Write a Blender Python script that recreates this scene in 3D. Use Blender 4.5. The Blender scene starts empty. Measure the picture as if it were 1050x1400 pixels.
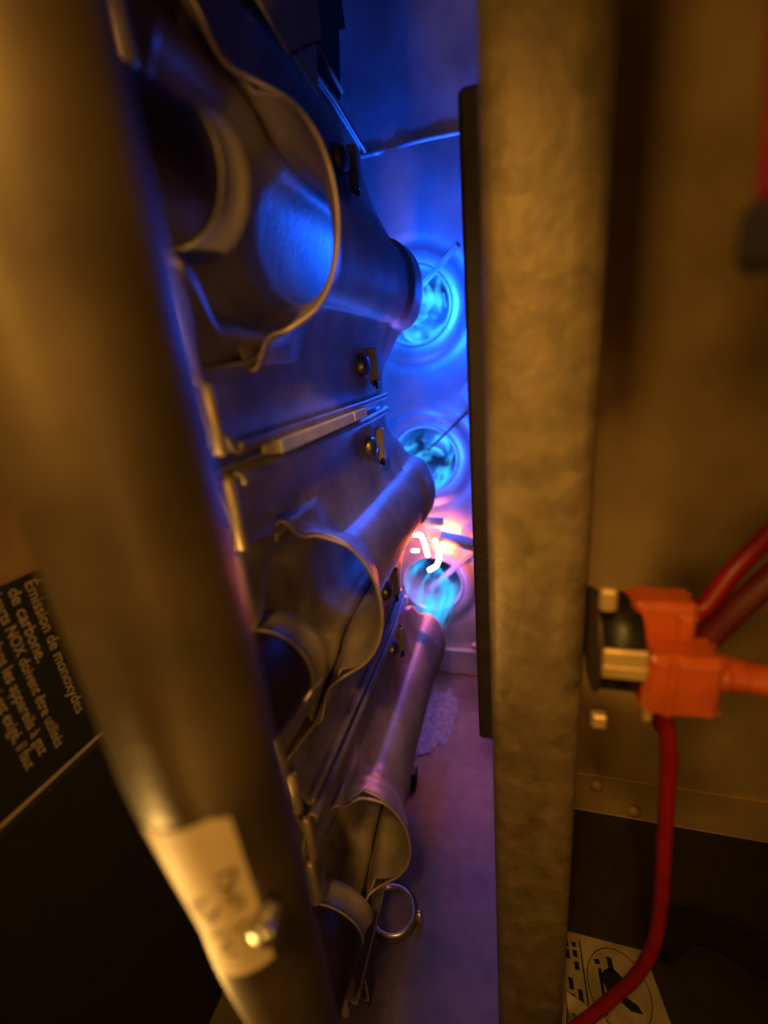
import bpy, math, random
from mathutils import Vector, Matrix
random.seed(7)
PI = math.pi
C = bpy.context.scene.collection
SC = bpy.context.scene
MM = 0.001                                   # every length below is in millimetres

# ------------------------------------------------------------------ camera
cam_d = bpy.data.cameras.new('camera'); cam = bpy.data.objects.new('camera', cam_d); C.objects.link(cam)
SC.camera = cam
cam_d.sensor_fit = 'VERTICAL'; cam_d.sensor_height = 36.0; cam_d.sensor_width = 27.0
cam_d.lens = 36.0 * 598.0 / 1400.0
cam_d.clip_start = 0.002; cam_d.clip_end = 20.0
fy = Vector((178, -219, 598)).normalized()
dn = Vector((180, 1780, 598)); dn = (dn - fy * dn.dot(fy)).normalized()
up = -dn
rt = fy.cross(up)
# rows: camera right, camera down, camera forward expressed in the world
right = Vector((rt[0], fy[0], up[0])); down = Vector((rt[1], fy[1], up[1])); fwd = Vector((rt[2], fy[2], up[2]))
M = Matrix((right, -down, -fwd)).transposed().to_4x4()
cam.matrix_world = M
cam_d.dof.use_dof = True
cam_d.dof.focus_distance = 185 * MM
cam_d.dof.aperture_fstop = 5.6

# ------------------------------------------------------------------ world, lamps, exposure
w = bpy.data.worlds.new('World'); SC.world = w; w.use_nodes = True
bg = w.node_tree.nodes['Background']; bg.inputs[0].default_value = (0.05, 0.021, 0.003, 1); bg.inputs[1].default_value = 0.42
SC.view_settings.view_transform = 'Standard'; SC.view_settings.look = 'None'
SC.view_settings.exposure = 0.0; SC.view_settings.gamma = 1.0
SC.cycles.max_bounces = 8; SC.cycles.transparent_max_bounces = 16
SC.cycles.sample_clamp_indirect = 3.0

def lamp(name, kind, loc, energy, color, size=0.01, target=None):
    d = bpy.data.lights.new(name, kind); d.energy = energy; d.color = color
    if kind == 'AREA': d.shape = 'DISK'; d.size = size
    else: d.shadow_soft_size = size
    o = bpy.data.objects.new(name, d); C.objects.link(o)
    o.location = Vector(loc) * MM
    if target is not None:
        v = (Vector(target) - Vector(loc)); o.rotation_euler = v.to_track_quat('-Z', 'Y').to_euler()
    return o
WARM = (1.0, 0.50, 0.09)
lamp('room_lamp', 'AREA', (-66, -150, 50), 0.17, WARM, 0.042, (60, 212, 10))
ol = lamp('over_lamp', 'SPOT', (-8, -42, 108), 1.2, (1.0, 0.50, 0.10), 0.010, (-48, 112, -80))
ol.data.spot_size = math.radians(66); ol.data.spot_blend = 0.9
ul = lamp('under_fill', 'SPOT', (-9, -22, -120), 0.30, (1.0, 0.50, 0.10), 0.010, (-45, 112, 52))  # added fill in place of bounced light, no lamp stands there
ul.data.spot_size = math.radians(17); ul.data.spot_blend = 0.9
sl = lamp('side_lamp', 'SPOT', (118, -150, -60), 0.36, (1.0, 0.48, 0.10), 0.015, (-52, 100, -115))
sl.data.spot_size = math.radians(62); sl.data.spot_blend = 0.7
ll = lamp('low_lamp', 'SPOT', (-118, 2, -170), 0.85, (1.0, 0.55, 0.13), 0.008, (-60, 38, -72))
ll.data.spot_size = math.radians(62); ll.data.spot_blend = 0.9
BLUE = (0.006, 0.085, 1.0)
PZ = (36.0, -71.0, -178.0)                   # heights of the three burner axes

# ------------------------------------------------------------------ materials
def new_mat(name):
    m = bpy.data.materials.new(name); m.use_nodes = True
    nt = m.node_tree; return m, nt, nt.nodes['Principled BSDF']
def metal(name, col, rough=0.4, metallic=0.75, var=0.25, scale=60.0, bump=0.15, bscale=400.0, streak=None, spangle=0.0):
    m, nt, b = new_mat(name)
    N = nt.nodes; L = nt.links
    tc = N.new('ShaderNodeTexCoord'); mp = N.new('ShaderNodeMapping'); L.new(tc.outputs['Object'], mp.inputs[0])
    if streak: mp.inputs['Scale'].default_value = streak
    n1 = N.new('ShaderNodeTexNoise'); n1.inputs['Scale'].default_value = scale; n1.inputs['Detail'].default_value = 6; L.new(mp.outputs[0], n1.inputs['Vector'])
    r = N.new('ShaderNodeMapRange'); r.inputs['From Min'].default_value = 0.3; r.inputs['From Max'].default_value = 0.7
    r.inputs['To Min'].default_value = 1 - var; r.inputs['To Max'].default_value = 1 + var * 0.5
    L.new(n1.outputs['Fac'], r.inputs['Value'])
    fac = r.outputs[0]
    if spangle:
        v = N.new('ShaderNodeTexVoronoi'); v.inputs['Scale'].default_value = 170; L.new(mp.outputs[0], v.inputs['Vector'])
        sp = N.new('ShaderNodeSeparateColor'); L.new(v.outputs['Color'], sp.inputs[0])
        r2 = N.new('ShaderNodeMapRange'); r2.inputs['To Min'].default_value = 1 - spangle; r2.inputs['To Max'].default_value = 1 + spangle
        L.new(sp.outputs[0], r2.inputs['Value'])
        mu = N.new('ShaderNodeMath'); mu.operation = 'MULTIPLY'; L.new(fac, mu.inputs[0]); L.new(r2.outputs[0], mu.inputs[1]); fac = mu.outputs[0]
    mx = N.new('ShaderNodeVectorMath'); mx.operation = 'SCALE'; mx.inputs[0].default_value = col[:3]; L.new(fac, mx.inputs['Scale'])
    L.new(mx.outputs[0], b.inputs['Base Color'])
    r3 = N.new('ShaderNodeMapRange'); r3.inputs['To Min'].default_value = rough - 0.1; r3.inputs['To Max'].default_value = rough + 0.12
    L.new(n1.outputs['Fac'], r3.inputs['Value']); L.new(r3.outputs[0], b.inputs['Roughness'])
    b.inputs['Metallic'].default_value = metallic
    n2 = N.new('ShaderNodeTexNoise'); n2.inputs['Scale'].default_value = bscale; n2.inputs['Detail'].default_value = 4; L.new(mp.outputs[0], n2.inputs['Vector'])
    bp = N.new('ShaderNodeBump'); bp.inputs['Strength'].default_value = bump; bp.inputs['Distance'].default_value = 0.001
    L.new(n2.outputs['Fac'], bp.inputs['Height']); L.new(bp.outputs[0], b.inputs['Normal'])
    return m
def plain(name, col, rough=0.5, metallic=0.0, var=0.2, scale=150.0, bump=0.08, bscale=700.0):
    return metal(name, col, rough, metallic, var, scale, bump, bscale)
def emit(name, col, strength):
    m = bpy.data.materials.new(name); m.use_nodes = True; nt = m.node_tree
    b = nt.nodes['Principled BSDF']
    b.inputs['Base Color'].default_value = (0.3, 0.3, 0.3, 1)
    b.inputs['Emission Color'].default_value = (*col, 1); b.inputs['Emission Strength'].default_value = strength
    return m
MAT = dict(
    burner=metal('aluminised_steel', (0.50, 0.43, 0.36), 0.50, 0.5, 0.38, 60, 0.16, 420),
    hem=metal('bare_edge', (0.72, 0.58, 0.38), 0.45, 0.5, 0.3, 120, 0.1, 400),
    panel=metal('panel_steel', (0.52, 0.52, 0.54), 0.42, 0.55, 0.30, 30, 0.14, 120),
    ring=metal('heat_exchanger_steel', (0.55, 0.55, 0.56), 0.35, 0.6, 0.2, 80, 0.08, 300),
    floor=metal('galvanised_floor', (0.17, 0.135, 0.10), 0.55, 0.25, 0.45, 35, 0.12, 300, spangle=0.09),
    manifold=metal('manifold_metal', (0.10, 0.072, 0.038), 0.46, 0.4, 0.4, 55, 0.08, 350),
    flange=metal('wrinkled_galvanised', (0.23, 0.172, 0.09), 0.5, 0.3, 0.3, 140, 0.28, 380, spangle=0.13),
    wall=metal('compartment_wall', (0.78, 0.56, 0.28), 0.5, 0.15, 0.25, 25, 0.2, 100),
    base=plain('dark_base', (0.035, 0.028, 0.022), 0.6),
    rivet=metal('dull_rivet', (0.42, 0.38, 0.33), 0.34, 0.9, 0.3, 200, 0.1),
    dark=metal('dark_orifice', (0.07, 0.045, 0.03), 0.5, 0.5),
    black=plain('black_plastic', (0.012, 0.012, 0.012), 0.4),
    gasket=plain('dark_gasket', (0.045, 0.032, 0.034), 0.6, bump=0.3),
    brass=metal('brass', (0.85, 0.60, 0.24), 0.38, 0.55, 0.15, 200, 0.03),
    bright=metal('bright_zinc', (0.75, 0.70, 0.62), 0.28, 0.9, 0.2, 200, 0.05),
    white=plain('white_spacer', (0.9, 0.88, 0.85), 0.6, 0.0, 0.2, 120, 0.4, 500),
    orange=plain('orange_nylon', (0.56, 0.10, 0.012), 0.34, 0.0, 0.2, 120, 0.02),
    red=plain('red_wire', (0.30, 0.009, 0.010), 0.42, 0.0, 0.15),
    darkred=plain('dark_red_wire', (0.10, 0.006, 0.006), 0.5),
    ceramic=plain('ceramic', (0.62, 0.58, 0.56), 0.55),
    sticker=plain('paper_sticker', (0.62, 0.50, 0.33), 0.65, 0.0, 0.12, 60),
    ink=plain('faded_ink', (0.27, 0.19, 0.10), 0.7),
    label=plain('black_label', (0.008, 0.008, 0.009), 0.85),
    print=plain('pale_print', (0.42, 0.34, 0.25), 0.6),
    paper=plain('label_paper', (0.50, 0.42, 0.26), 0.65),
    paint=plain('brown_paint', (0.32, 0.2, 0.11), 0.5),
    pad=plain('dead_black', (0.008, 0.007, 0.007), 0.9),  # dead black for the painted shade, the light blockers and the hose
    dust=plain('dust', (0.26, 0.26, 0.28), 0.8, 0.0, 0.5, 300, 0.9, 900),
    hot=emit('glowing_element', (1.0, 0.62, 0.50), 9.0),
    hotbase=emit('hot_ceramic', (1.0, 0.22, 0.07), 1.5),
)
def flame_mat():
    m = bpy.data.materials.new('gas_flame'); m.use_nodes = True; nt = m.node_tree; N = nt.nodes; L = nt.links
    for n in list(N): N.remove(n)
    out = N.new('ShaderNodeOutputMaterial'); mix = N.new('ShaderNodeMixShader'); tr = N.new('ShaderNodeBsdfTransparent'); em = N.new('ShaderNodeEmission')
    em.inputs['Color'].default_value = (0.03, 0.42, 1.0, 1); em.inputs['Strength'].default_value = 2.4
    tc = N.new('ShaderNodeTexCoord'); mp = N.new('ShaderNodeMapping'); mp.inputs['Scale'].default_value = (66, 8, 66); L.new(tc.outputs['Object'], mp.inputs[0])
    no = N.new('ShaderNodeTexNoise'); no.inputs['Scale'].default_value = 1.2; no.inputs['Detail'].default_value = 2; L.new(mp.outputs[0], no.inputs['Vector'])
    r = N.new('ShaderNodeMapRange'); r.inputs['From Min'].default_value = 0.50; r.inputs['From Max'].default_value = 0.70; r.inputs['To Min'].default_value = 0.0; r.inputs['To Max'].default_value = 0.8
    L.new(no.outputs['Fac'], r.inputs['Value'])
    sx = N.new('ShaderNodeSeparateXYZ'); L.new(tc.outputs['Object'], sx.inputs[0])
    ry = N.new('ShaderNodeMapRange'); ry.inputs['From Min'].default_value = 0.010; ry.inputs['From Max'].default_value = 0.075; L.new(sx.outputs['Y'], ry.inputs['Value'])
    mm = N.new('ShaderNodeMath'); mm.operation = 'MULTIPLY'; L.new(r.outputs[0], mm.inputs[0]); L.new(ry.outputs[0], mm.inputs[1])
    L.new(mm.outputs[0], mix.inputs[0]); L.new(tr.outputs[0], mix.inputs[1]); L.new(em.outputs[0], mix.inputs[2]); L.new(mix.outputs[0], out.inputs[0])
    return m
MAT['flame'] = flame_mat()

# ------------------------------------------------------------------ helpers
def obj(name, verts, faces, m, parent=None, smooth=True, solid=0.0, sub=0, origin=(0, 0, 0)):
    me = bpy.data.meshes.new(name)
    me.from_pydata([((Vector(v) - Vector(origin)) * MM)[:] for v in verts], [], faces)
    me.update()
    if smooth:
        for p in me.polygons: p.use_smooth = True
    me.materials.append(MAT[m] if isinstance(m, str) else m)
    o = bpy.data.objects.new(name, me); C.objects.link(o)
    if parent is not None: o.parent = parent
    if solid:
        s = o.modifiers.new('thickness', 'SOLIDIFY'); s.thickness = solid * MM; s.offset = 0.0; s.use_even_offset = False
    if smooth and not solid:
        pass
    return o
def tag(o, label=None, cat=None, group=None, kind=None):
    if label: o['label'] = label
    if cat: o['category'] = cat
    if group: o['group'] = group
    if kind: o['kind'] = kind
    return o
def thing(name, label, cat, loc=(0, 0, 0), group=None):
    o = bpy.data.objects.new(name, None); C.objects.link(o); o.empty_display_size = 0.01
    o.location = Vector(loc) * MM
    return tag(o, label, cat, group)
def join(*parts):
    V = []; F = []
    for v, f in parts:
        k = len(V); V += list(v); F += [tuple(i + k for i in q) for q in f]
    return V, F
def box(x0, x1, y0, y1, z0, z1, b=0.0):
    """a box, its edges bevelled by b"""
    if b <= 0:
        V = [(x, y, z) for x in (x0, x1) for y in (y0, y1) for z in (z0, z1)]
        F = [(0, 1, 3, 2), (4, 6, 7, 5), (0, 4, 5, 1), (2, 3, 7, 6), (0, 2, 6, 4), (1, 5, 7, 3)]
        return V, F
    V = []; ix = {}
    c = ((x0, x1), (y0, y1), (z0, z1))
    for a in (0, 1):
        for bb in (0, 1):
            for d in (0, 1):
                for ax in range(3):
                    p = []
                    for k, s in enumerate((a, bb, d)):
                        e = c[k][s]
                        if k != ax: e += b if s == 0 else -b
                        p.append(e)
                    ix[(a, bb, d, ax)] = len(V); V.append(tuple(p))
    F = []
    for ax in range(3):
        o1, o2 = [k for k in range(3) if k != ax]
        for s in (0, 1):
            q = []
            for u, v in ((0, 0), (1, 0), (1, 1), (0, 1)):
                t = [0, 0, 0]; t[ax] = s; t[o1] = u; t[o2] = v; q.append(ix[(*t, ax)])
            F.append(tuple(q))
    for ax in range(3):                        # edge chamfers along ax
        o1, o2 = [k for k in range(3) if k != ax]
        for u in (0, 1):
            for v in (0, 1):
                t0 = [0, 0, 0]; t0[o1] = u; t0[o2] = v; t1 = list(t0); t1[ax] = 1
                F.append((ix[(*t0, o1)], ix[(*t1, o1)], ix[(*t1, o2)], ix[(*t0, o2)]))
    for a in (0, 1):
        for bb in (0, 1):
            for d in (0, 1): F.append((ix[(a, bb, d, 0)], ix[(a, bb, d, 1)], ix[(a, bb, d, 2)]))
    return V, F
def fix(o):
    import bmesh
    bm = bmesh.new(); bm.from_mesh(o.data); bmesh.ops.recalc_face_normals(bm, faces=bm.faces); bm.to_mesh(o.data); bm.free(); return o
def grid(rows, closed=False):
    V = [p for r in rows for p in r]; n = len(rows[0]); F = []
    for i in range(len(rows) - 1):
        for j in range(n if closed else n - 1):
            k = (j + 1) % n
            F.append((i * n + j, i * n + k, (i + 1) * n + k, (i + 1) * n + j))
    return V, F
def smoothpath(pts, n=8):
    out = []
    P = [Vector(p) for p in pts]
    for i in range(len(P) - 1):
        p0 = P[max(i - 1, 0)]; p1 = P[i]; p2 = P[i + 1]; p3 = P[min(i + 2, len(P) - 1)]
        for k in range(n):
            t = k / n
            out.append(0.5 * ((2 * p1) + (p2 - p0) * t + (2 * p0 - 5 * p1 + 4 * p2 - p3) * t * t + (3 * p1 - p0 - 3 * p2 + p3) * t ** 3))
    out.append(P[-1]); return out
def tube(pts, r, seg=12, caps=True):
    P = [Vector(p) for p in pts]; rows = []
    t = (P[1] - P[0]).normalized(); a = t.orthogonal().normalized()
    for i, p in enumerate(P):
        if i == 0: t = P[1] - P[0]
        elif i == len(P) - 1: t = P[-1] - P[-2]
        else: t = P[i + 1] - P[i - 1]
        t.normalize(); a = (a - t * a.dot(t)).normalized(); b = t.cross(a)
        rr = r[i] if isinstance(r, (list, tuple)) else r
        rows.append([tuple(p + (a * math.cos(2 * PI * k / seg) + b * math.sin(2 * PI * k / seg)) * rr) for k in range(seg)])
    V, F = grid(rows, True)
    if caps:
        F.append(tuple(range(seg))[::-1]); F.append(tuple(range(len(V) - seg, len(V))))
    return V, F
def lathe(axis, c, prof, seg=32, a0=0.0, a1=2 * PI):
    """prof: (distance along axis, radius); axis 'x','y' or 'z'"""
    full = abs(a1 - a0 - 2 * PI) < 1e-6; n = seg if full else seg + 1; rows = []
    for h, r in prof:
        row = []
        for k in range(n):
            a = a0 + (a1 - a0) * k / seg; u = r * math.cos(a); v = r * math.sin(a)
            if axis == 'y': row.append((c[0] + u, c[1] + h, c[2] + v))
            elif axis == 'x': row.append((c[0] + h, c[1] + u, c[2] + v))
            else: row.append((c[0] + u, c[1] + v, c[2] + h))
        rows.append(row)
    return grid(rows, full)
def lerp(tab, y):
    if y <= tab[0][0]: return tab[0][1]
    for (a, p), (b, q) in zip(tab, tab[1:]):
        if y <= b:
            t = (y - a) / (b - a); t = t * t * (3 - 2 * t); return p + (q - p) * t
    return tab[-1][1]
def bevel(o, wd, seg=2):
    m = o.modifiers.new('bevel', 'BEVEL'); m.width = wd * MM; m.segments = seg; m.limit_method = 'ANGLE'; m.angle_limit = 0.6; return o

# ------------------------------------------------------------------ the setting
YP = 325.0; XC = -66.0; FZ = -265.0
def panel():
    rows = []; seg = 48
    cells = []
    for zc, zt, zb in ((PZ[0], 128, -17.5), (PZ[1], -17.5, -124.5), (PZ[2], -124.5, FZ)):
        rings = [(26.0, -1.2), (28, -2.0), (33, -2.0), (35, -0.8), (37, 0.5), (39, 0.9), (41, 0.8), (43, 0.2), (46, 0)]
        R = []
        for r, d in rings: R.append([(XC + r * math.cos(2 * PI * k / seg), YP + d, zc + r * math.sin(2 * PI * k / seg)) for k in range(seg)])
        x0, x1 = -130.0, -5.0
        rect = []
        for k in range(seg):                    # a rectangle boundary reached radially
            a = 2 * PI * k / seg; u = math.cos(a); v = math.sin(a); t = 1e9
            if u > 1e-6: t = min(t, (x1 - XC) / u)
            if u < -1e-6: t = min(t, (x0 - XC) / u)
            if v > 1e-6: t = min(t, (zt - zc) / v)
            if v < -1e-6: t = min(t, (zb - zc) / v)
            rect.append((XC + u * t, YP, zc + v * t))
        R.append(rect)
        V, F = grid(R, True)
        corners = [(x1, YP, zt), (x0, YP, zt), (x0, YP, zb), (x1, YP, zb)]
        base = len(V) - seg
        for cx, cy, cz in corners:              # fill each corner between the two boundary points beside it
            ang = math.atan2(cz - zc, cx - XC) % (2 * PI); k = int(ang / (2 * PI) * seg)
            V.append((cx, cy, cz)); F.append((base + k % seg, len(V) - 1, base + (k + 1) % seg))
        cells.append((V, F))
    return join(*cells)
V, F = panel()
tag(obj('back_panel', V, F, 'panel', smooth=True), kind='structure')
# the upper wall behind the top lip of the panel
rows = []
for i in range(21):
    z = 124 + 190 * i / 20; rows.append([(-130 + 125 * j / 16, 328.5 - 22 * (i / 20) + 1.2 * math.sin(j * 1.7 + i) * math.exp(-((j - 9) / 3) ** 2), z) for j in range(17)])
tag(obj('upper_wall', *grid(rows), 'panel'), kind='structure')
def lip(x0, x1):
    return grid([[(x0 + (x1 - x0) * j / 6, y, z + 0.5 * math.sin(j)) for j in range(7)] for y, z in ((325.8, 126.4), (325.0, 127), (324.4, 127.8), (324.3, 128.6))])
ledge = tag(obj('panel_ledge', *lip(-128, -78), 'panel', solid=0.7), kind='structure')
o = tag(obj('panel_ledge', *lip(-70, -8), 'panel', solid=0.7), kind='structure')
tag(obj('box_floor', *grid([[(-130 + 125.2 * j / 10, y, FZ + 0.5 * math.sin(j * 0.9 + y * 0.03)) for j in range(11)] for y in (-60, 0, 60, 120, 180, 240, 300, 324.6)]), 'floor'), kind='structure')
tag(obj('floor_upstand', *box(-128, -6, 320, 324.4, FZ + 0.8, FZ + 26, 0.6), 'panel', smooth=False), kind='structure')
tag(obj('left_wall', *grid([[(-130, y, z) for y in (-120, 20, 180, 340)] for z in (-300, -100, 100, 314)]), 'paint'), kind='structure')
tag(obj('box_ceiling', *grid([[(x, y, 314) for x in (-130, 0, 210)] for y in (40, 200, 340)]), 'panel'), kind='structure')
tag(obj('partition_wall', *box(-4.6, 15.4, 104, 334, FZ + 0.5, 313, 1.0), 'wall', smooth=False), kind='structure')
tag(obj('bounce_blocker', *box(-5.4, -4.7, 112, 324, FZ + 0.8, 312), 'pad', smooth=False), kind='structure')  # unseen dark sheet added to stop warm bounce off the partition
tag(obj('upper_light_block', *box(-98, -58, 100, 102, 90, 312, 0.3), 'pad', smooth=False), kind='structure')  # unseen sheet added to block warm light passing above the topmost burner
tag(obj('inner_light_block', *box(-97.5, -76, 160, 162, FZ + 1, 312, 0.3), 'pad', smooth=False), kind='structure')  # unseen sheet added against light leaking behind the burner tubes
tag(obj('side_light_block', *grid([[(-98, y, z) for y in (92, 210, 324)] for z in (FZ + 1, 0, 312)]), 'panel'), kind='structure')  # unseen sheet added to keep blue flame light off the left wall
tag(obj('compartment_wall', *grid([[(15.4 + 190 * j / 10, 212, FZ + 575 * i / 20) for j in range(11)] for i in range(21)]), 'wall'), kind='structure')
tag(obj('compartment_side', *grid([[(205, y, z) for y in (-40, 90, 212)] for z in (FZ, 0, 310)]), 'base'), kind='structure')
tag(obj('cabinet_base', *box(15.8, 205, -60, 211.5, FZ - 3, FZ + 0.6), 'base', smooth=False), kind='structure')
tag(obj('wall_skirt', *box(16, 205, 210.8, 211.6, FZ + 0.9, FZ + 30, 0.8), 'wall', smooth=False), kind='structure')

# ------------------------------------------------------------------ right flange and its gasket
rows = []
prof = [(-5.8, 112), (-5.8, 103), (-5.2, 101.2), (-3.6, 100.2), (2, 100), (10, 100), (13.8, 100.2), (15.8, 101.4), (16.6, 103.6), (16.8, 112)]
for i in range(60):
    z = -262 + 400 * i / 59
    rows.append([(x, y, z) for x, y in prof])
tag(obj('door_flange', *grid(rows), 'flange', solid=0.9), 'upright galvanised flange with a wrinkled dull gold face, right of the burners', 'metal strip')
g = obj('gasket_strip', *box(-14.7, -6.2, 150, 158, -157, 69, 1.2), 'gasket', smooth=False)
tag(g, 'narrow dark strip standing along the left edge of the wrinkled flange', 'gasket')

# ------------------------------------------------------------------ burners
HP = 52.0
def jog(dz):                                  # the front edge of the wings is not straight
    return 0.9 * math.sin(dz * 0.21) + (1.6 if abs(dz) > 38 else 0) - (1.2 if 22 < dz < 34 else 0)
RX = [(80, 24), (108, 22.0), (112, 20.0), (118, 17.6), (126, 14.0), (133, 12.6), (150, 12.3), (220, 12.5), (225, 14.4), (243, 14.8), (249, 13.0)]
RZ = [(80, 26), (108, 25.6), (112, 24.8), (118, 22.6), (126, 18.4), (133, 16.8), (150, 16.4), (220, 17.0), (225, 19.2), (243, 19.8), (249, 17.8)]
LX = [(79, 11.7), (82, 12.0), (89.5, 21.8), (112, 22.5), (118, 19.0), (126, 14.0), (133, 12.6), (150, 12.3), (220, 12.5), (225, 14.4), (249, 13.4)]
LZ = [(79, 11.7), (82, 12.3), (89.5, 23.6), (112, 24.8), (118, 22.6), (126, 18.4), (133, 16.8), (150, 16.4), (220, 17.0), (225, 19.2), (249, 18.2)]
def shell(side):
    """one stamped half: wings, half tube, fillets; side +1 right, -1 left"""
    TX, TZ = (RX, RZ) if side > 0 else (LX, LZ)
    cols = []
    # column kinds: ('w', fraction outwards 1..0), ('f', k), ('t', angle)
    for k in (1.0, 0.985, 0.965, 0.94): cols.append(('c', k, -1))
    for k in (0.88, 0.78, 0.70, 0.5, 0.36, 0.22, 0.095, 0.07, 0.03): cols.append(('w', k, -1))
    for k in range(4): cols.append(('f', k, -1))
    for k in range(1, 24): cols.append(('t', PI * k / 24, 0))
    for k in (3, 2, 1, 0): cols.append(('f', k, 1))
    for k in (0.03, 0.07, 0.095, 0.22, 0.36, 0.5, 0.70, 0.78, 0.88): cols.append(('w', k, 1))
    for k in (0.94, 0.965, 0.985, 1.0): cols.append(('c', k, 1))
    NR = 64
    grid_rows = []
    for i in range(NR):
        s = i / (NR - 1); s = s ** 1.25
        row = []
        for kind, k, sg in cols:
            if kind == 't': yf = 112.0 if side > 0 else 79.5; yr = 249.0
            elif kind == 'f':
                yf = (99.5 + k * 2.6) if side > 0 else 80.5; yr = 236 + 3 * k
                if k == 3 and side > 0: yf = 109.0
            else:
                kk = k if kind == 'w' else 1.0
                if side > 0: yf = (97.5 - 30 * kk) if kk < 0.075 else 81.0
                else: yf = 80.6
                yr = lerp([(0, 235), (0.3, 222), (0.6, 216), (1, 214)], kk)
                yf += jog(sg * (30 + 23 * kk)) * (1 if kk > 0.3 else kk)
            y = yf + (yr - yf) * s
            rx = lerp(TX, y); rz = lerp(TZ, y)
            zf = 31.0
            ear = max(0.0, min(1.0, (128 - y) / 14)); ear = ear * ear * (3 - 2 * ear)
            off = 0.62
            woff = -2.8 if side > 0 else 4.3
            foff = woff + (0.62 - woff) * (ear if side > 0 else 0.0)
            if kind == 't':
                z = -rz * math.cos(k) * 1.0; x = off + rx * max(math.sin(k), 0.0) ** 0.85
                row.append((side * x, y, z)); continue
            if kind == 'f':
                t = k / 4.0
                z = (zf, rz + 4.4, rz + 2.0, rz + 0.6)[k]; bl = (1.0, 0.15, 0.0, 0.0)[k]; x = foff * bl + off * (1 - bl) + rx * (0, 0.012, 0.05, 0.13)[k]
                row.append((side * x, y, sg * z)); continue
            if kind == 'w':
                z = zf + (HP - zf) * k; x = foff if k < 0.075 else woff
                ramp = max(0, min(1, (k - 0.66) / 0.16))
                x += 2.2 * ramp * (1 if side > 0 else 0.4) * min(1, max(0, (214 - y) / 40))
                row.append((side * x, y, sg * z)); continue
            # curled end
            z0 = HP * 0.955; a = (k - 0.94) / 0.06 * PI * 1.15
            x = woff + 2.2 * (1 if side > 0 else 0.4) * min(1, max(0, (214 - y) / 40))
            x += 1.5 * (1 - math.cos(a)) * (1 if side > 0 else -0.2); z = z0 + 1.8 * math.sin(a)
            row.append((side * x, y, sg * z))
        grid_rows.append(row)
    return grid(grid_rows)
def make_burner(label, loc, group):
    t = thing('gas_burner', label, 'burner', loc, group)
    r = obj('right_shell', *shell(1), 'burner', t, solid=1.1)
    l = obj('left_shell', *shell(-1), 'burner', t, solid=1.1)
    col = obj('orifice_collar', *lathe('y', (0, 0, 0), [(80.2, 12.0), (80.4, 11.6), (83, 11.5), (86, 12.0), (87.4, 13.0)], 40), 'burner', t, solid=0.6)
    for z0, z1, x, y in ((-51, -36, -0.8, 80.4), (-36, -15, -2.2, 79.6), (15, 33, -1.6, 79.4), (33, 51, -0.6, 80.6)):
        obj('front_hem', *tube([(x, y + 0.5, z0), (x, y, z0 + 1.0), (x + 0.1, y, (z0 + z1) / 2), (x, y + 0.1, z1 - 1.0), (x, y + 0.6, z1)], [0.9, 1.5, 1.35, 1.5, 1.0], 10), 'hem', t)
    half = [(0.0, 97.6, 34.4), (1.2, 98.4, 33.2), (1.7, 100, 30.8), (1.7, 102.6, 28.2), (2.4, 105.6, 26.4), (5.0, 108.6, 25.4)]
    rim = [(x, y, -z) for x, y, z in half] + [(0.9 + 19.9 * math.sin(a) ** 0.85, 112 - 2.0 * abs(math.cos(a)) ** 6, -24.8 * math.cos(a)) for a in [PI * k / 20 for k in range(3, 18)]] + half[::-1]
    obj('mouth_rim', *tube(smoothpath(rim, 3), 0.5, 8), 'hem', t)
    for sg in (-1, 1):
        left = [(-10.5, 90.2, 19.6), (-7.0, 91, 22.2), (-3.6, 93, 24.2), (-1.9, 95, 26.6), (-1.6, 96.6, 30.0), (-1.2, 97.4, 33.2), (0.0, 97.6, 34.4)]
        obj('ear_lip', *tube(smoothpath([(x, y, z * sg) for x, y, z in left], 4), 0.5, 8), 'hem', t)
        prof = [Vector(p) for p in left[2:]] + [Vector(p) for p in half[1:5]]
        rows = []
        for k in range(6):
            u = k / 5
            rows.append([(p.x * (1 - u) + (p.x * 0.4 - 2.6) * u, p.y * (1 - u) + 126 * u, sg * (p.z * (1 - u) + (p.z * 0.5 + 14) * u)) for p in prof])
        obj('ear', *grid(rows), 'burner', t, solid=0.5)
    for y, z in ((185, -35.5), (184, 37)):
        rv = obj('rivet', *lathe('x', (0, y, z), [(-1.9, 5.0), (-0.4, 4.8), (1.0, 3.8), (1.6, 2.2), (1.8, 0.01)], 20), 'rivet', t)
        lv = []
        for u in (0, 1):
            lv.append(box(-1.4, 2.2, y + 7.5 + 3.5 * u, y + 8.7 + 3.5 * u, z - 8, z + 7, 0.4))
        lv.append(box(1.6, 2.6, y + 7.9, y + 12, z - 7.6, z + 6.6, 0.3))
        obj('locating_tab', *join(*lv), 'burner', t, smooth=False)
        obj('clinch_slot', *tube(smoothpath([(1.6, y + 4, z - 8.5), (1.8, y + 6.5, z - 7), (1.8, y + 8, z - 10)]), 0.7, 8), 'black', t)
    return t
GB = 'gas burners in an upright row'
b1 = make_burner('topmost gas burner with a wide open mouth showing blue light inside', (-60, 0, PZ[0]), GB)
def copy_thing(src, loc, label):
    r = src.copy(); C.objects.link(r); r.location = Vector(loc) * MM; r['label'] = label
    for ch in src.children:
        c = ch.copy(); C.objects.link(c); c.parent = r
        for g2 in ch.children:
            d = g2.copy(); C.objects.link(d); d.parent = c
    return r
copy_thing(b1, (-60, 0, PZ[1]), 'middle gas burner, violet and brown, just above the glowing igniter')
copy_thing(b1, (-60, 2, PZ[2]), 'lowest gas burner, reddish tube above the metal floor')
def flat_thing(name, label, cat, V, F, m, **k): return tag(obj(name, V, F, m, **k), label, cat)
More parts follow.
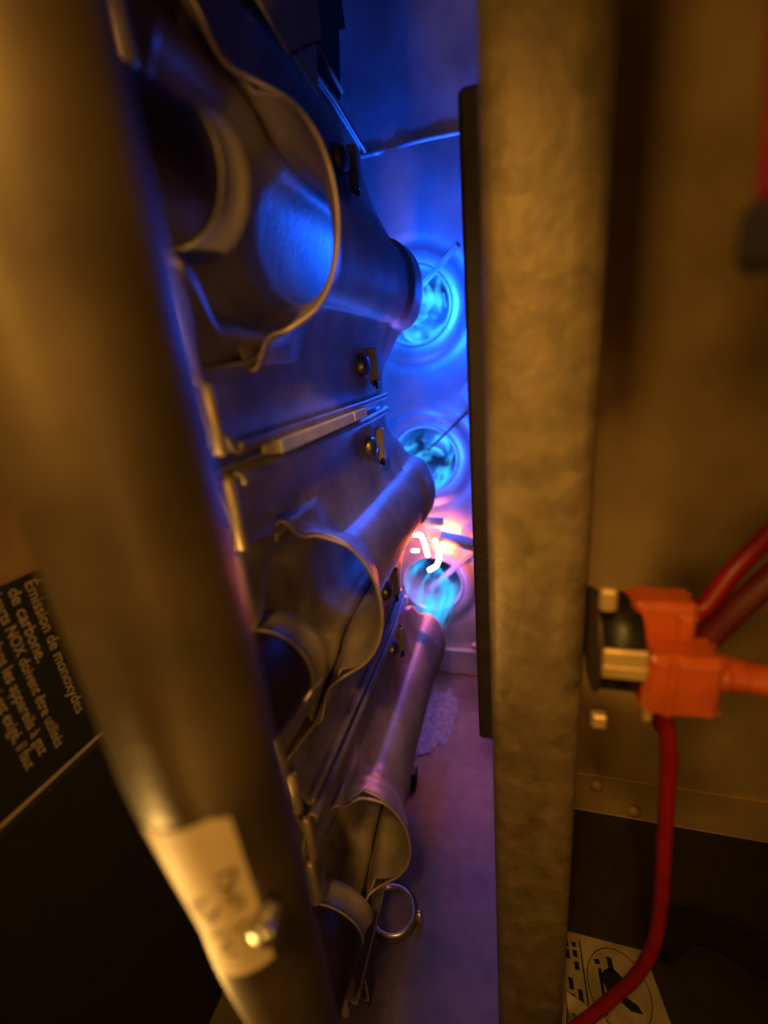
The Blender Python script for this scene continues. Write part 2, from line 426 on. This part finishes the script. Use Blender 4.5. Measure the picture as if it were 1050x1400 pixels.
sp = thing('spacer_strip', 'pale strip in the slot between the topmost and the middle burner', 'spacer', (-60, 0, -17))
obj('strip_piece', *box(-2.0, 4.2, 98, 152, -1.7, 1.9, 0.3), 'white', sp, smooth=False)
obj('strip_piece', *box(-2.0, 4.2, 153.6, 168, -1.7, 1.9, 0.3), 'white', sp, smooth=False)

# ------------------------------------------------------------------ heat exchanger ports, flames, flame light
seams = [((-59.9, 47.9), (-34.8, 67.7), 1.8), ((-62.7, -64.3), (-32, -37.6), 0.9), ((-70.6, -184.5), (-31.2, -146.3), 2.2)]
names = ['top', 'middle', 'bottom']
plab = ['round heat exchanger port facing the outlet of the topmost burner', 'round heat exchanger port facing the outlet of the middle burner', 'round heat exchanger port behind the glowing igniter, facing the lowest burner']
flab = ['cyan gas flame inside the port of the topmost burner', 'cyan gas flame inside the port of the middle burner', 'blue gas flame under the glowing igniter, inside the lowest port']
for i, zc in enumerate(PZ):
    t = thing('heat_exchanger_port', plab[i], 'port', (XC, YP, zc), 'heat exchanger ports in the back panel')
    obj('port_tube', *lathe('y', (0, 0, 0), [(-1.2, 26.2), (-1.9, 25.7), (-1.8, 24.9), (0, 24.2), (30, 24.0), (60, 22), (95, 20)], 40), 'ring', t, solid=0.8)
    obj('tube_end', *lathe('y', (0, 0, 0), [(95, 20), (100, 12), (102, 0.01)], 40), 'ring', t)
    (xa, za), (xb, zb), wd = seams[i]
    a = Vector((xa - XC, -2.6, za - zc)); b = Vector((xb - XC, -2.6, zb - zc)); n = Vector((-(b - a).z, 0, (b - a).x)).normalized() * wd
    d = Vector((0, 1.6, 0))
    V = [a - n, a + n, b + n, b - n, a - n + d, a + n + d, b + n + d, b - n + d]
    F = [(0, 1, 2, 3), (7, 6, 5, 4), (0, 4, 5, 1), (1, 5, 6, 2), (2, 6, 7, 3), (3, 7, 4, 0)]
    bevel(obj('seam_strip', V, F, ('ring', 'dark', 'ring')[i], t, smooth=False), 0.3)
    # flame: three wavy nested tongues from the burner outlet into the tube
    ft = thing('gas_flame', flab[i], 'flame', (-60, 252, zc), 'blue gas flames at the burner outlets')
    for q, (r0, r1, ln, ph) in enumerate(((9.0, 22.0, 125, 0.3), (6.0, 13, 100, 1.9))):
        rows = []
        for k in range(25):
            s = k / 24; y = 2 + ln * s
            r = (r0 + (r1 - r0) * math.sin(min(1, s * 1.4) * PI / 2)) * (1 - max(0, (s - .6) / .4) ** 2 * 0.95)
            rows.append([(-6 * s + r * (1 + .16 * math.sin(3 * a + ph + 6 * s + i)) * math.cos(a), y, r * (1 + .16 * math.cos(2 * a + ph + 5 * s + i)) * math.sin(a)) for a in [2 * PI * j / 28 for j in range(28)]])
        obj('flame_tongue', *grid(rows, True), 'flame', ft)
    lamp('flame_light', 'POINT', ((-49, -48, -58)[i], (286, 292, 298)[i], zc), (0.70, 0.24, 0.05)[i], BLUE, 0.011)
    lamp('flame_core_light', 'POINT', (XC, 352, zc), (0.030, 0.030, 0.014)[i], (0.010, 0.15, 1.0), 0.010)

# ------------------------------------------------------------------ igniter
ig = thing('hot_surface_igniter', 'white hot bent igniter element on a ceramic block beside the lowest port', 'igniter', (-57.5, 300, -140))
def ribbon(pts, r):
    P = []
    for (x0, z0), (x1, z1) in zip(pts, pts[1:]):
        for t in (0.12, 0.5, 0.88): P.append((x0 + (x1 - x0) * t, 0, z0 + (z1 - z0) * t))
    return tube([(pts[0][0], 0, pts[0][1])] + P + [(pts[-1][0], 0, pts[-1][1])], r * 1.05, 6)
obj('glowing_element', *ribbon([(-19, 17), (-10.5, 16.6), (-8.6, 13.5), (-5.8, -1.0)], 1.6), 'hot', ig)
obj('glowing_element', *ribbon([(-6.0, -13), (0.4, -9.0), (2.6, -4), (2.9, 8.5), (0.0, 13)], 1.6), 'hot', ig)
obj('glowing_element', *ribbon([(-18, 3.2), (-12.5, 3.4)], 1.1), 'hot', ig)
obj('hot_block', *box(-5.5, 3.8, 2, 9, 10, 19, 1.4), 'hotbase', ig, smooth=False)
obj('hot_leg', *tube([(2.9, 0.2, 7.0), (2.6, 0.6, 9.4), (0.0, 1.6, 13.6)], 2.1, 12), 'hotbase', ig)
obj('hot_leg', *tube([(-19, 1.0, 17.6), (-12, 1.0, 17.2)], 2.2, 12), 'hotbase', ig)
obj('ceramic_body', *tube([(3, 6, 13), (10, 7, 11), (28, 9, 5)], [4.6, 5.0, 5.0], 18), 'ceramic', ig)
co = []
for k in range(4):
    rr = 3.2 + 2.0 * k
    co.append(tube([(27 + rr * math.cos(a) * 0.9, 14 + 0.4 * k, 11 + rr * math.sin(a)) for a in [0.2 + PI * 1.05 * j / 14 for j in range(15)]], 0.55, 8))
obj('lead_coil', *join(*co), 'ceramic', ig)
obj('mounting_bracket', *join(box(-19, 6, 10, 11.2, 20, 27, 0.4), box(-18, -13, 4, 10, 21, 22.4, 0.4)), 'panel', ig, smooth=False)
lamp('igniter_light', 'POINT', (-52, 303, -136), 0.30, (1.0, 0.14, 0.015), 0.006)
cl = thing('panel_clip', 'small angular metal clip on the back panel between the top two ports', 'clip', (-31, 318, -24))
V = [(-5.5, 0, 0), (0, -3, 8), (7, 0, 1), (1, -3, -8.5), (-5.5, 3, 0), (0, 3, 8), (7, 3, 1), (1, 3, -8.5)]
obj('clip_plate', V, [(0, 3, 2, 1), (0, 1, 5, 4), (1, 2, 6, 5), (2, 3, 7, 6), (3, 0, 4, 7)], 'panel', cl, smooth=False, solid=0.8)
flat_thing('screw', 'small screw low on the back panel beside the dark strip', 'screw', *lathe('y', (-32.5, 319.5, -233), [(0.4, 3.2), (-0.8, 3.2), (-2.4, 2.2), (-2.8, 0.01)], 16), 'panel')

# ------------------------------------------------------------------ manifold in the foreground
def man_r(z): return lerp([(-140, 7.6), (-90, 9.4), (-48, 10.9), (60, 11.2)], z)
def man_row(z, extra=0.0, angs=None):
    r = man_r(z); D = 62.0
    tr = math.radians(38)                      # its right side keeps to one upright line
    half = math.asin(r / D); b = tr + half
    cx, cy = -D * math.sin(b), D * math.cos(b)
    fx, fyv = math.sin(b), -math.cos(b)          # unit vector towards the camera in the floor plane
    sx, sy = math.cos(b), math.sin(b)            # towards the right in the picture
    return [(cx + (r + extra) * (math.cos(a) * fx + math.sin(a) * sx), cy + (r + extra) * (math.cos(a) * fyv + math.sin(a) * sy), z) for a in angs]
full = [2 * PI * k / 64 for k in range(64)]
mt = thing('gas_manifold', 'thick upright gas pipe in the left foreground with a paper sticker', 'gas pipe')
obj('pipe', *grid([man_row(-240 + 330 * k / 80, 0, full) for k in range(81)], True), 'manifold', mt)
A = [math.radians(-62 + 66 * k / 24) for k in range(25)]
rows = []
for k in range(25):
    s = k / 24; z = -56.5 - 35.5 * s
    aa = list(A)
    rows.append(man_row(z, 0.12 + 0.15 * math.sin(3 * s), [a + math.radians(-2.5 * s) for a in aa]))
# rounded upper right corner, torn lower right corner
for k in range(25):
    for j in range(25):
        s = k / 24; u = j / 24
        x, y, z = rows[k][j]
        dz = 1.6 * u - 2.4 * max(0, u - .8) * 5 * max(0, 0.12 - s) * 6 + (2.0 * (1 - u)) * max(0, s - .8) * 5 * -0.6
        rows[k][j] = (x, y, z + dz)
for zc in PZ:
    obj('gas_orifice', *lathe('y', (-60, 0, zc), [(50, 7), (62, 10.5), (72, 11.4), (83, 11.7), (83.5, 11.0), (83, 4.0), (82.6, 0.01)], 24), 'dark', mt)  # orifice enlarged and darkened to stand for the shade inside the collar
st = obj('paper_sticker', *grid(rows), 'sticker', mt)
def pen(parent, strokes, wdt):
    """pen strokes given as (angle in degrees, z) laid on the pipe's skin"""
    V = []; F = []
    for s in strokes:
        P = smoothpath([(a, z, 0) for a, z in s], 5); k0 = len(V)
        for i, p in enumerate(P):
            q = P[min(i + 1, len(P) - 1)] - P[max(i - 1, 0)]
            q = Vector((q.x * 0.2, q.y, 0)); q.normalize()
            n = Vector((-q.y / 0.2, q.x, 0)) * wdt
            for e in (-1, 1):
                a = p.x + n.x * e; z = p.y + n.y * e
                V.append(man_row(z, 0.42, [math.radians(a)])[0])
        for i in range(len(P) - 1): F.append((k0 + 2 * i, k0 + 2 * i + 1, k0 + 2 * i + 3, k0 + 2 * i + 2))
    return obj('handwriting', V, F, 'ink', parent, smooth=False)
pen(st, [[(-20, -66.5), (-6, -66), (-12, -69), (-22, -68.5)], [(-10, -69.5), (-18, -71), (-8, -72.5), (-20, -73)], [(-6, -74), (-16, -75)],
         [(-36, -72), (-50, -73), (-48, -75.5), (-38, -76)], [(-28, -73.5), (-34, -75), (-40, -77.5)],
         [(-10, -78), (-24, -80)], [(-30, -80.5), (-46, -81)], [(-28, -83), (-38, -83.2), (-40, -85.5), (-28, -86)], [(-14, -80.5), (-16, -83.5)]], 0.42)
rows_tab = man_row(-78.5, 1.2, [math.radians(10)])[0]
tx, ty, tz = rows_tab
obj('pressure_tap', *join(lathe('y', (tx, ty - 4, tz), [(4, 2.2), (0.6, 2.2), (0, 1.6), (-0.4, 0.01)], 14), tube([(tx + 0.5, ty - 2.5, tz + 1), (tx + 3.0, ty - 4.2, tz + 3.4)], [1.1, 0.8], 10)), 'rivet', mt)

# ------------------------------------------------------------------ warning label on the left wall
flat_thing('shade_pad', 'plain black pad painted in for shade on the left wall under the printed label', 'pad', *box(-129.6, -127.2, -60, 130, -262, -104.8, 1.0), 'pad', smooth=False)  # black sheet in place of the shade on the lower left wall
lb = thing('warning_label', 'black printed French label on the left wall beside the gas pipe', 'label', (-129.2, 60, -75))
obj('label_sheet', *box(0, 0.5, -70, 21, -28.5, 29.8), 'label', lb, smooth=False)
obj('paper_border', *box(0, 0.62, -70, 21, -30.1, -28.6), 'print', lb, smooth=False)
def text(body, size, loc, parent, m, rot, offset=0.0, name='lettering', width=None):
    cu = bpy.data.curves.new('txt', 'FONT'); cu.body = body; cu.size = size * MM; cu.offset = offset * MM; cu.resolution_u = 3
    o = bpy.data.objects.new('txt', cu); C.objects.link(o)
    dg = bpy.context.evaluated_depsgraph_get(); me = bpy.data.meshes.new_from_object(o.evaluated_get(dg))
    bpy.data.objects.remove(o)
    if width:
        xs = [v.co.x for v in me.vertices]; k = width * MM / (max(xs) - min(xs))
        for v in me.vertices: v.co.x *= k
    me.materials.clear(); me.materials.append(MAT[m])
    t = bpy.data.objects.new(name, me); C.objects.link(t); t.parent = parent
    t.matrix_local = Matrix.Translation(Vector(loc) * MM) @ rot
    return t
ROT = Matrix(((0, 0, 1), (0, 1, 0), (-1, 0, 0))).to_4x4()      # text runs downwards, its top towards the back
for body, y, z, sz, wd in (('Émission de monoxydes', 15.3, 28.2, 4.6, 45), ('de carbone.', 10.9, 28.2, 4.6, 23), ('écarts NOX doivent être utilisés', 7.0, 29.3, 4.0, 51),
                          ('dans les appareils à gaz', 2.7, 17.5, 4.0, 37.5), ('qui est exigé, il faut', -1.3, 8.5, 4.0, 29.5), ):
    text(body, sz, (0.6, y, z), lb, 'print', ROT, 0.05, width=wd)

# ------------------------------------------------------------------ limit switch, connectors and wires on the right
sw = thing('limit_switch', 'round black switch with a brass band fixed to the right edge of the flange', 'switch', (17.2, 97, -65.5))
obj('switch_body', *lathe('x', (0, 0, 0), [(0.8, 0.01), (0.8, 11.2), (8.6, 11.2), (9.2, 10.6), (9.2, 0.01)], 36), 'black', sw)
obj('brass_band', *join(box(0.5, 9.0, -12.4, -11.0, -1.6, 5.4, 0.4), box(0.5, 9.0, -12.6, -12.2, 0.4, 1.6, 0.1)), 'brass', sw, smooth=False)
obj('mounting_plate', *lathe('x', (0, 0, 0), [(0, 0.01), (0, 12.0), (0.7, 12.0), (0.7, 0.01)], 36), 'dark', sw, smooth=False)
for z0, z1 in ((12.6, 17.6), (-18.2, -14.6)):
    obj('mounting_ear', *box(-0.2, 3.0, -9.5, -7.0, z0, z1, 0.5), 'brass', sw, smooth=False)
obj('spade_blade', *box(9.3, 11.0, -11.4, -7, -12.6, -5.0, 0.2), 'brass', sw, smooth=False)
c1 = thing('spade_connector', 'orange insulated connector on the black switch, upper and darker, behind', 'connector', (24.6, 97, -59), 'orange connectors on the switch')
bevel(obj('housing', *join(box(0, 14, -5, 4, -6.4, 6.6, 1.2), box(9, 13.6, -6, 4.2, -7, 4.4, 1.0)), 'orange', c1, smooth=False), 0.4)
c2 = thing('spade_connector', 'orange insulated connector on the black switch, lower and nearer, with a boot to the right', 'connector', (25.8, 90, -68.5), 'orange connectors on the switch')
V, F = box(0, 16.5, -5.5, 5, -8.6, 8.2, 1.6)
bevel(obj('housing', V, F, 'orange', c2, smooth=False), 0.5)
obj('housing_rib', *box(4.5, 7.0, -6.0, 5, -8.2, 7.6, 0.6), 'orange', c2, smooth=False)
obj('boot', *tube(smoothpath([(15, 0, 1.8), (18, 0, 1.6), (22, 0, 1.2), (29, -1, 1.0)]), [4.6] * 8 + [3.9] * 8 + [3.6] * 9, 18), 'orange', c2)
c1.scale = (0.88,) * 3; c2.scale = (0.88,) * 3
def wire(label, pts, r, m): return tag(obj('wire', *tube(smoothpath(pts), r, 14), m), label, 'wire')
wire('red wire hanging from the orange connector down past the floor label', [(31, 92, -76), (33.5, 93, -84), (36.0, 95, -97), (37.2, 96, -112), (39.2, 97, -140), (40.6, 98.5, -160), (40.3, 99, -176), (37.5, 100, -194), (32.0, 100, -208), (25, 98, -219), (16, 96, -232)], 1.9, 'red')
wire('short red lead curling under the orange connector', [(29.5, 96, -77), (30.8, 96.5, -83.5), (33.6, 97, -90)], 1.0, 'red')
wire('dark red wire rising from the orange connector to the right edge', [(37, 100, -60), (41, 101, -58), (46, 103, -50), (56, 108, -40), (72, 114, -27)], 2.0, 'red')
wire('blackish wire rising beside the dark red wire to the right edge', [(38, 96, -66), (41, 96, -61.5), (46, 96, -53), (54, 97, -43), (70, 100, -28)], 2.6, 'darkred')
cb = thing('plug_cable', 'thick dark red cable ending in a black plug at the upper right corner', 'cable')
obj('cable', *tube(smoothpath([(26.5, 60, 40), (26.8, 60, 30), (27.6, 60, 20), (28, 60, 12)]), 4.6, 20), 'red', cb)
obj('plug', *box(23.6, 33, 55, 65, 5.6, 13, 1.2), 'black', cb, smooth=False)

# ------------------------------------------------------------------ small things low down
gm = thing('floor_grommet', 'round metal rimmed grommet in the floor under the lowest burner', 'grommet', (-60, 136, FZ))
obj('rim', *lathe('z', (0, 0, 0), [(0.4, 12.0), (2.4, 11.8), (3.0, 10.8), (2.6, 10.0), (0.4, 9.6)], 40), 'bright', gm)
obj('rubber_ring', *lathe('z', (0, 0, 0), [(0.5, 13.4), (1.6, 13.0), (1.7, 11.9), (0.5, 11.8)], 40), 'gasket', gm)
obj('cap', *lathe('z', (0, 0, 0), [(0.9, 9.8), (0.9, 8.0), (1.2, 0.01)], 40), 'floor', gm)
flat_thing('floor_screw', 'bright screw stub on the floor right of the round grommet', 'screw', *join(tube([(-45.4, 134.5, FZ), (-45.4, 134.5, FZ + 7)], 1.4, 12), lathe('z', (-45.4, 134.5, FZ), [(7.0, 1.8), (8.2, 1.7), (8.4, 0.01)], 12)), 'bright')
bk = thing('hanging_bracket', 'dark metal bracket hanging below the lowest burner', 'bracket', (-60, 0, -205))
V = [(1.6, 86, 0), (1.6, 112, 0), (1.6, 103, -46), (1.6, 95, -46)]
obj('bracket_plate', V, [(0, 1, 2, 3)], 'gasket', bk, smooth=False, solid=1.4)
obj('bracket_edge', *box(1.0, 3.0, 93.4, 94.4, -40, -26, 0.3), 'bright', bk, smooth=False)
flat_thing('floor_clip', 'small black block on the floor behind the lowest burner', 'clip', *box(-70, -62, 206, 214, FZ + 0.6, FZ + 11, 0.8), 'black', smooth=False)
tb = thing('mounting_tab', 'dim folded tin tab on the upper wing of the topmost burner, its shade painted black', 'bracket', (-57, 0, 0))
obj('tab_plate', [(0, 122, 83), (0, 165, 107), (0.6, 163, 95.7), (0.6, 136, 79)], [(0, 1, 2, 3)], 'paper', tb, smooth=False, solid=0.8)
obj('tab_gusset', [(0.2, 140, 80.4), (0.2, 158.3, 92.2), (0.2, 156.3, 79.0)], [(0, 1, 2)], 'paper', tb, smooth=False, solid=0.8)
obj('tab_rib', *tube([(0.4, 160, 92.4), (0.4, 180, 90)], 0.6, 8), 'paper', tb)
obj('shaded_wing', [(-1.6, 100, 92), (-1.6, 190, 150), (-1.6, 196, 115.3), (-1.6, 188, 111), (-1.6, 182, 89), (-1.6, 120, 80)], [(0, 1, 2, 3, 4, 5)], 'pad', tb, smooth=False, solid=1.2)  # unlit upper burner wing, its shade painted as flat black

# floor label with its pictogram
fl = thing('floor_label', 'yellowed paper label with a pictogram on the base at the lower right', 'label', (16.5, 104, FZ + 0.8))
obj('label_sheet', [(0, 0, 0), (48, 0, 0), (40.0, 42.2, 0), (0, 42.4, 0), (0, 0, .4), (48, 0, .4), (40.0, 42.2, .4), (0, 42.4, .4)],
    [(3, 2, 1, 0), (4, 5, 6, 7), (0, 1, 5, 4), (1, 2, 6, 5), (2, 3, 7, 6), (3, 0, 4, 7)], 'paper', fl, smooth=False)
def flatpoly(name, polys, z, m, parent):
    V = []; F = []
    for p in polys:
        k = len(V); V += [(x, y, z) for x, y in p]; F.append(tuple(range(k, k + len(p))))
    return obj(name, V, F, m, parent, smooth=False)
def ringpoly(cx, cy, rx, ry, wd, a0, a1, n=40):
    q = []
    for k in range(n):
        a = a0 + (a1 - a0) * k / n; b = a0 + (a1 - a0) * (k + 1) / n
        q.append([(cx + rx * math.cos(a), cy + ry * math.sin(a)), (cx + rx * math.cos(b), cy + ry * math.sin(b)), (cx + (rx - wd) * math.cos(b), cy + (ry - wd) * math.sin(b)), (cx + (rx - wd) * math.cos(a), cy + (ry - wd) * math.sin(a))])
    return q
blob = [(24.6 + 4.2 * math.cos(a) * (1 + .12 * math.sin(3 * a)), 27.2 + 5.2 * math.sin(a)) for a in [2 * PI * k / 20 for k in range(20)]]
flatpoly('pictogram', ringpoly(26.5, 26, 12.5, 14, 0.35, 0, 2 * PI) + [blob, [(23.6, 31), (25.9, 31), (25.4, 36.2), (23.2, 36.2)], [(28, 24), (33, 22), (34.5, 19.6), (30, 19.4), (26, 22)],
          [(19.0, 31), (20.6, 31.4), (20.6, 16), (19.6, 16)], [(17.6, 34), (20, 34.6), (20.4, 32.8), (18.4, 32.4)], [(12.2, 40), (12.8, 40), (13.8, 12), (13.2, 12)]], 0.6, 'label', fl)
mk = []
rr = random.Random(3)
for col, x0 in enumerate((5.4, 8.8)):
    y = 38.6
    while y > 14:
        h = rr.uniform(1.6, 4.6); x1 = x0 + (38 - y) * 0.05
        if rr.random() < .8: mk.append([(x1, y), (x1 + 2.0, y), (x1 + 2.2, y - h), (x1 + .3, y - h)])
        y -= h + rr.uniform(.6, 1.8)
flatpoly('printed_marks', mk, 0.6, 'label', fl)
tbk = thing('terminal_block', 'pale finned terminal block standing at the bottom edge beside the flange', 'terminal block', (19, 112, -238))
obj('top_plate', [(0, 0, 0), (14, -2, -5.5), (14.4, -5.4, -9.0), (0.6, -3.4, -3.6)], [(0, 1, 2, 3)], 'paper', tbk, smooth=False, solid=1.2)
for k in range(5):
    obj('fin', *box(0.8 + 2.7 * k, 2.0 + 2.7 * k, -4.6 - .4 * k, 0, -26, -3.6 - 1.15 * k, 0.2), 'paper', tbk, smooth=False)
wire('black hose lying on the dark base at the lower right', [(62, 146, FZ + 7), (78, 158, FZ + 7), (100, 152, FZ + 7), (124, 138, FZ + 7), (150, 118, FZ + 7)], 6.5, 'pad')
for k, (x, z) in enumerate(((45.3, -240), (65.6, -255))):
    flat_thing('wall_screw', ('small dim screw on the wall, nearer the flange', 'small dim screw on the wall, beside the hanging red wire')[k], 'screw', *lathe('y', (x, 208, z), [(0.6, 3.4), (-0.8, 3.2), (-1.8, 1.8), (-2.0, 0.01)], 16), 'wall')

# a dusty mineral stain on the floor by the back panel, and a few loose scraps
pr = random.Random(11)
ring = []
for k in range(40):
    a = 2 * PI * k / 40; r = 1 + pr.uniform(-.16, .16)
    ring.append((-60 + 15 * r * math.cos(a) + 5 * math.sin(a), 266 + 34 * r * math.sin(a)))
V = [(-58, 266, FZ + 1.5)]; F = []
for q in (0.35, 0.7, 1.0):
    for x, y in ring: V.append((-60 + (x + 60) * q + pr.uniform(-.5, .5), 266 + (y - 266) * q + pr.uniform(-.5, .5), FZ + (1.3 + pr.uniform(-.25, .5) if q < 1 else 0.7)))
for k in range(40):
    m = (k + 1) % 40; F.append((0, 1 + k, 1 + m))
    for u in (0, 1): F.append((1 + 40 * u + k, 1 + 40 * (u + 1) + k, 1 + 40 * (u + 1) + m, 1 + 40 * u + m))
tag(obj('dust_stain', V, F, 'dust'), kind='stuff')
V = []; F = []
for k in range(90):
    x = pr.uniform(-62, -14); y = pr.uniform(115, 300); sz = pr.uniform(0.2, 0.6); k0 = len(V)
    a = pr.uniform(0, PI); dx, dy = sz * math.cos(a), sz * math.sin(a)
    V += [(x - dx, y - dy, FZ + 0.7), (x + dy * .6, y - dx * .6, FZ + 0.8), (x + dx, y + dy, FZ + 0.7), (x - dy * .6, y + dx * .6, FZ + 0.8), (x, y, FZ + 0.9 + sz * .6)]
    F += [(k0, k0 + 1, k0 + 4), (k0 + 1, k0 + 2, k0 + 4), (k0 + 2, k0 + 3, k0 + 4), (k0 + 3, k0, k0 + 4)]
tag(obj('floor_grit', V, F, 'dust', smooth=False), kind='stuff')
